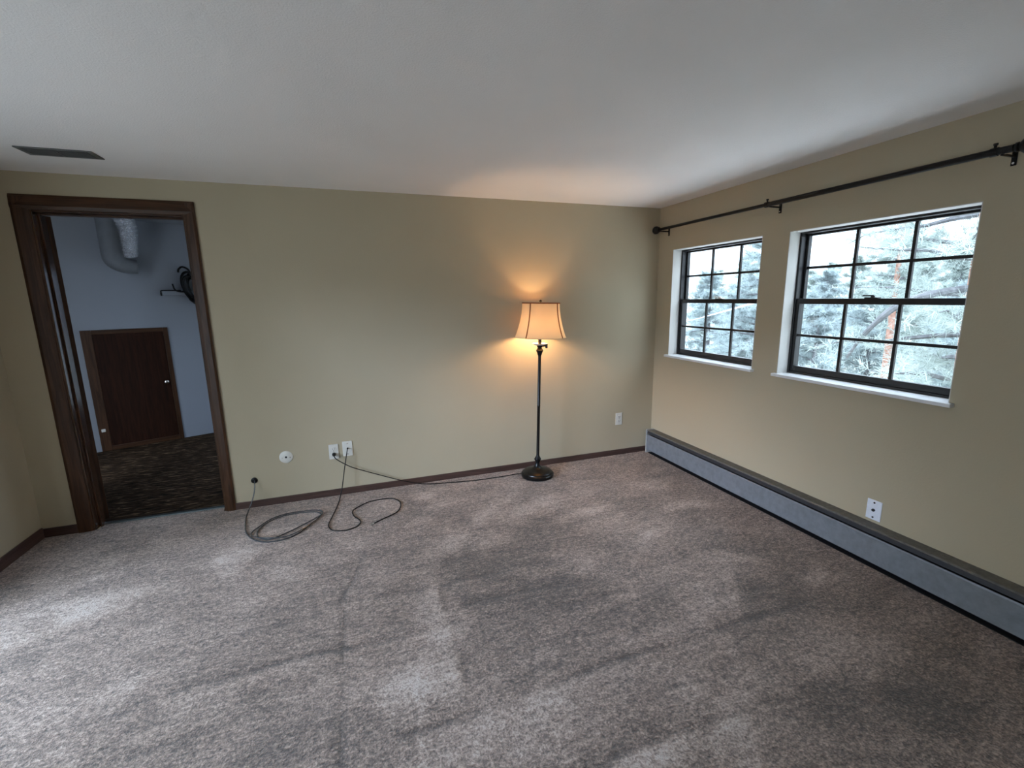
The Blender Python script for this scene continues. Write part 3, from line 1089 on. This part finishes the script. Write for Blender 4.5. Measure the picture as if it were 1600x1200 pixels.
q.lathe([(0.013, 1.108), (0.013, 1.148), (0.017, 1.150), (0.017, 1.185), (0.013, 1.188), (0.013, 1.20)], 20)
lean(q.build('socket', M['lamp_metal'], lp, smooth=30))
q = MB()
q.tube([(0.01, -0.004, 1.098), (0.05, -0.02, 1.103)], 0.007, 10)
q.tube([(0.05, -0.02, 1.082), (0.05, -0.02, 1.118)], 0.0095, 12)
lean(q.build('switch', M['lamp_metal'], lp, smooth=30))
q = MB()
pr = [(0.012, 1.20), (0.014, 1.215)]
for k in range(1, 12):
    t = -0.9 + (0.9 + math.pi / 2) * k / 12
    pr.append((0.030 * math.cos(t), 1.255 + 0.030 * math.sin(t)))
pr.append((0.0005, 1.285))
q.lathe(pr, 20)
lean(q.build('bulb', M['bulb'], lp, smooth=True))
ZB, ZT = 1.170, 1.437


def shade_r(t):                      # t = 0 at the bottom, 1 at the top
    return 0.148 + 0.055 * (1 - t) ** 1.9


q = MB()
q.lathe([(shade_r(k / 16), ZB + (ZT - ZB) * k / 16) for k in range(17)], 64, caps=False)
sd = lean(q.build('shade', M['shade'], lp, smooth=True))
sd.location = (0.004, 0, 0)
PH = math.radians(-109)
for k in range(4):
    a = PH - math.radians(36.5) + k * math.pi / 2
    q = MB()
    q.tube([((shade_r(i / 12) + 0.0016) * math.cos(a), (shade_r(i / 12) + 0.0016) * math.sin(a), ZB + (ZT - ZB) * i / 12) for i in range(13)], 0.0042, 6)
    q.build('seam_trim', M['trim'], sd, smooth=True)
for zz, r in ((ZB, shade_r(0)), (ZT, shade_r(1))):
    q = MB()
    q.tube([(r * math.cos(2 * math.pi * i / 48), r * math.sin(2 * math.pi * i / 48), zz) for i in range(49)], 0.0042 if zz == ZT else 0.003, 6, caps=False)
    q.build('rim_trim', M['trim' if zz == ZT else 'shade'], sd, smooth=True)
q = MB()
for k in range(3):
    a = k * 2 * math.pi / 3 + 0.3
    q.tube([(0.0, 0.0, ZT - 0.012), (0.147 * math.cos(a), 0.147 * math.sin(a), ZT - 0.004)], 0.0018, 6)
for s in (1, -1):
    q.tube(smooth_path([(s * 0.016, 0, 1.19), (s * 0.05, 0, 1.25), (s * 0.045, 0, 1.33), (s * 0.012, 0, 1.41), (0, 0, ZT - 0.012)]), 0.0018, 6)
lean(q.build('harp', M['steel'], lp, smooth=True))
q = MB()
q.lathe([(0.004, ZT - 0.012), (0.004, ZT + 0.006), (0.009, ZT + 0.009), (0.011, ZT + 0.016), (0.008, ZT + 0.024), (0.001, ZT + 0.027)], 16)
lean(q.build('finial', M['lamp_metal'], lp, smooth=True))
cordp = [(-2.866, -0.022, 0.331), (-2.864, -0.034, 0.322), (-2.852, -0.040, 0.303), (-2.81, -0.036, 0.265), (-2.741, -0.03, 0.216), (-2.631, -0.027, 0.163), (-2.514, -0.025, 0.11), (-2.393, -0.026, 0.058),
         (-2.28, -0.035, 0.02), (-2.18, -0.058, z), (-2.02, -0.094, z), (-1.786, -0.128, z), (-1.563, -0.130, z), (-1.43, -0.140, 0.012), (-1.36, -0.165, 0.020)]
q = MB()
q.tube(smooth_path(rel(cordp, LB), 5), 0.0034, 8)
pc = q.build('power_cord', M['cord'], lp, smooth=True)
q = MB()
q.tube(rel([(-2.866, -0.0095, 0.3325), (-2.866, -0.020, 0.3325), (-2.866, -0.034, 0.330), (-2.864, -0.040, 0.326)], LB), [0.0135, 0.0135, 0.010, 0.005], 12)
q.build('plug', M['cord'], pc, smooth=True)


# ------------------------------------------------------------------ outdoors: hillside and pines
def raw_mesh(name, V, F, m, parent=None, kind=None, loc=(0, 0, 0)):
    F = np.asarray(F)
    k = F.shape[1]
    me = bpy.data.meshes.new(name)
    me.vertices.add(len(V))
    me.vertices.foreach_set('co', np.asarray(V, np.float32).ravel())
    me.loops.add(F.size)
    me.loops.foreach_set('vertex_index', F.astype(np.int32).ravel())
    me.polygons.add(len(F))
    me.polygons.foreach_set('loop_start', np.arange(0, F.size, k, dtype=np.int32))
    me.update()
    me.materials.append(m)
    o = bpy.data.objects.new(name, me)
    C.collection.objects.link(o)
    o.location = loc
    if parent:
        o.parent = parent
    if kind:
        o['kind'] = kind
    return o


def hz(x, y):
    return -3.0 + 5.2 * np.clip((x - 7) / 34, 0, 1) ** 1.1 - 0.03 * (y - 10)


gx, gy = np.meshgrid(np.concatenate([np.linspace(-30, 0, 6), np.linspace(0.5, 60, 60)]), np.linspace(-30, 60, 60))
gz = np.where(gx < 1, -3.0, hz(gx, gy) + 0.15 * np.sin(gx * 0.9 + gy * 0.7))
n, k = gx.shape
idx = np.arange(n * k).reshape(n, k)
F = np.stack([idx[:-1, :-1], idx[:-1, 1:], idx[1:, 1:], idx[1:, :-1]], -1).reshape(-1, 4)
raw_mesh('ground', np.stack([gx.ravel(), gy.ravel(), gz.ravel()], 1), F, M['ground'], kind='structure')


def pine(seed, height, bare, crown_r, n_br, tufts, needles, nl, nw, m, trunk_m, rt, droop=0.15):
    """A pine: trunk with limbs (one mesh) and a needle crown, standing at the origin."""
    r = np.random.default_rng(seed)
    root = empty('pine_tree')
    q = MB()
    path, rad = [], []
    wx, wy = r.normal(0, 0.012), r.normal(0, 0.012)
    for i in range(13):
        t = i / 12
        path.append((wx * height * t + 0.05 * math.sin(3 * t + seed), wy * height * t + 0.05 * math.cos(2.4 * t + seed) - 0.05, height * t))
        rad.append(rt * (1 - 0.85 * t))
    q.tube(path, rad, 10)
    tr_o = q.build('trunk', trunk_m, root, smooth=True)
    q = MB()
    P0, D0 = [], []
    for b in range(n_br):
        t = bare + (1 - bare) * (b + r.uniform(0, 1)) / n_br
        t = min(t, 0.985)
        p = np.array([np.interp(t, np.linspace(0, 1, 13), [c[j] for c in path]) for j in range(3)])
        a = b * 2.4 + r.uniform(-0.4, 0.4)
        ll = crown_r * (1.05 - 0.8 * ((t - bare) / (1 - bare)) ** 1.3) * r.uniform(0.7, 1.1)
        d = np.array([math.cos(a), math.sin(a), r.uniform(-0.1, 0.35)])
        pts = [p + d * ll * s + np.array([0, 0, -droop * ll * s * s + 0.12 * ll * s ** 3]) + r.normal(0, 0.02 * ll, 3) * (s > 0) for s in np.linspace(0, 1, 6)]
        q.tube([tuple(x) for x in pts], [max(0.006, rt * 0.28 * (1 - s)) for s in np.linspace(0, 0.9, 6)], 5)
        for k in range(tufts):
            s = r.uniform(0.25, 1.0)
            f = s * 5
            i0 = min(int(f), 4)
            c = pts[i0] + (pts[i0 + 1] - pts[i0]) * (f - i0)
            off = r.normal(0, 0.16 * ll, 3) * np.array([1, 1, 0.6]) * (0.4 + 0.6 * s)
            P0.append(c + off)
            dd = d * 0.8 + off / (np.linalg.norm(off) + 1e-6) * 0.7 + np.array([0, 0, 0.35])
            D0.append(dd / np.linalg.norm(dd))
    q.build('branches', M['grey_bark'], root, smooth=True)
    P0, D0 = np.array(P0), np.array(D0)
    nT = len(P0)
    d = D0[:, None, :] * 0.55 + r.normal(0, 0.55, (nT, needles, 3))
    d /= np.linalg.norm(d, axis=2, keepdims=True)
    base = P0[:, None, :] - D0[:, None, :] * r.uniform(0, 0.9, (nT, needles, 1)) * nl
    tip = base + d * nl * r.uniform(0.7, 1.15, (nT, needles, 1))
    side = np.cross(d, r.normal(0, 1, (nT, needles, 3)))
    side /= np.linalg.norm(side, axis=2, keepdims=True) + 1e-9
    V = np.stack([base - side * nw, base + side * nw, tip], 2).reshape(-1, 3)
    raw_mesh('needles', V, np.arange(len(V)).reshape(-1, 3), m, root, 'stuff')
    return root


def copy_tree(o):
    c = o.copy()
    C.collection.objects.link(c)
    for ch in list(o.children):
        d = ch.copy()
        C.collection.objects.link(d)
        d.parent = c
    return c


def put(o, x, y, zb, rz, s, label, group=None):
    o.location = (x, y, zb)
    o.rotation_euler = (0, 0, rz)
    o.scale = (s, s, s)
    tag(o, label, 'tree', group)
    return o


near = pine(11, 8.4, 0.38, 1.75, 46, 34, 26, 0.17, 0.0042, M['needle'], M['bark'], 0.14)
put(near, 5.0, 0.05, -3.0, 0.4, 1.0, 'nearest pine filling the right panes of the larger window')
tall = pine(12, 7.0, 0.46, 1.15, 30, 30, 24, 0.18, 0.006, M['needle'], M['bark'], 0.13)
put(tall, 12.0, 5.20, float(hz(12.0, 5.2)) - 0.1, 1.3, 1.0, 'pine with a bare reddish trunk seen through the larger window')
left = pine(13, 5.9, 0.40, 1.5, 40, 30, 24, 0.17, 0.0055, M['needle2'], M['grey_bark'], 0.12)
put(left, 8.6, 6.7, float(hz(8.6, 6.7)) - 0.1, 2.0, 1.0, 'loose pine filling the right panes of the smaller window')
mid = pine(14, 5.0, 0.18, 1.7, 46, 30, 20, 0.20, 0.009, M['needle2'], M['grey_bark'], 0.12)
far = pine(15, 6.0, 0.12, 1.9, 46, 26, 18, 0.26, 0.015, M['needle'], M['grey_bark'], 0.14)
spots = [('m', 10.8, 2.5, 0.95), ('m', 8.7, 5.1, 0.78), ('m', 10.5, 9.4, 0.95), ('m', 9.5, 8.2, 0.85), ('m', 11.8, 12.0, 1.0), ('m', 13.5, 6.8, 0.82), ('m', 14.5, 9.0, 0.90), ('m', 13.0, 3.6, 0.8),
         ('m', 11.0, -1.6, 0.95), ('m', 9.6, -5.2, 0.95), ('f', 16.5, 0.6, 0.75), ('f', 17.0, -4.0, 0.78), ('f', 23.0, 2.5, 0.75),
         ('f', 16.5, 5.9, 0.76), ('f', 17.5, 8.6, 0.76), ('f', 16.0, 11.0, 0.76), ('f', 17.0, 14.2, 0.80), ('f', 18.5, 17.0, 0.84), ('f', 21, 9.5, 0.71), ('f', 21, 12.5, 0.75), ('f', 22, 16.5, 0.71), ('f', 22.5, 20.5, 0.75),
         ('f', 19.5, 21.0, 0.80), ('f', 26, 12.5, 0.75), ('f', 26, 17.5, 0.71), ('f', 27, 22.5, 0.75), ('f', 26.0, 27.0, 0.78), ('f', 20.5, 7.0, 0.71), ('f', 24.5, 10.0, 0.75)]
used = set()
rr = random.Random(9)
for kd, x, y, s in spots:
    src = mid if kd == 'm' else far
    o = src if kd not in used else copy_tree(src)
    used.add(kd)
    put(o, x, y, float(hz(x, y)) - 0.15, rr.uniform(0, 6.28), s * rr.uniform(0.93, 1.07),
        'bushy pine in the dense belt of trees on the slope outside' if kd == 'm' else 'distant pine on the hillside behind the nearer trees',
        'bushy pines on the slope' if kd == 'm' else 'pines on the far hillside')

q = MB()
q.tube(smooth_path([(4.15, 1.05, 0.55), (4.1, 0.85, 0.86), (4.05, 0.62, 1.12), (4.0, 0.40, 1.30), (4.1, 0.2, 1.42), (4.6, 0.07, 1.5), (4.95, 0.03, 1.52)]), [0.02] * 6 + [0.032] * 6 + [0.042] * 12 + [0.045] * 13, 8)
db = q.build('dead_limb', M['grey_bark'], near, smooth=True)
db.parent = near
db.matrix_parent_inverse = (Matrix.Translation((5.0, 0.05, -3.0)) @ Matrix.Rotation(0.4, 4, 'Z')).inverted()
db['label'] = 'thick bare grey limb'

q = MB()
wa, wb = Vector((0.195, -1.16, 1.478)), Vector((14.0, 16.47, 0.07))
q.tube([wa.lerp(wb, i / 20) - Vector((0, 0, 0.02 * math.sin(math.pi * i / 20))) for i in range(21)], 0.009, 6)
tag(q.build('overhead_wire', M['white_plate'], smooth=True), 'pale service wire slanting down from the house outside the smaller window', 'wire')
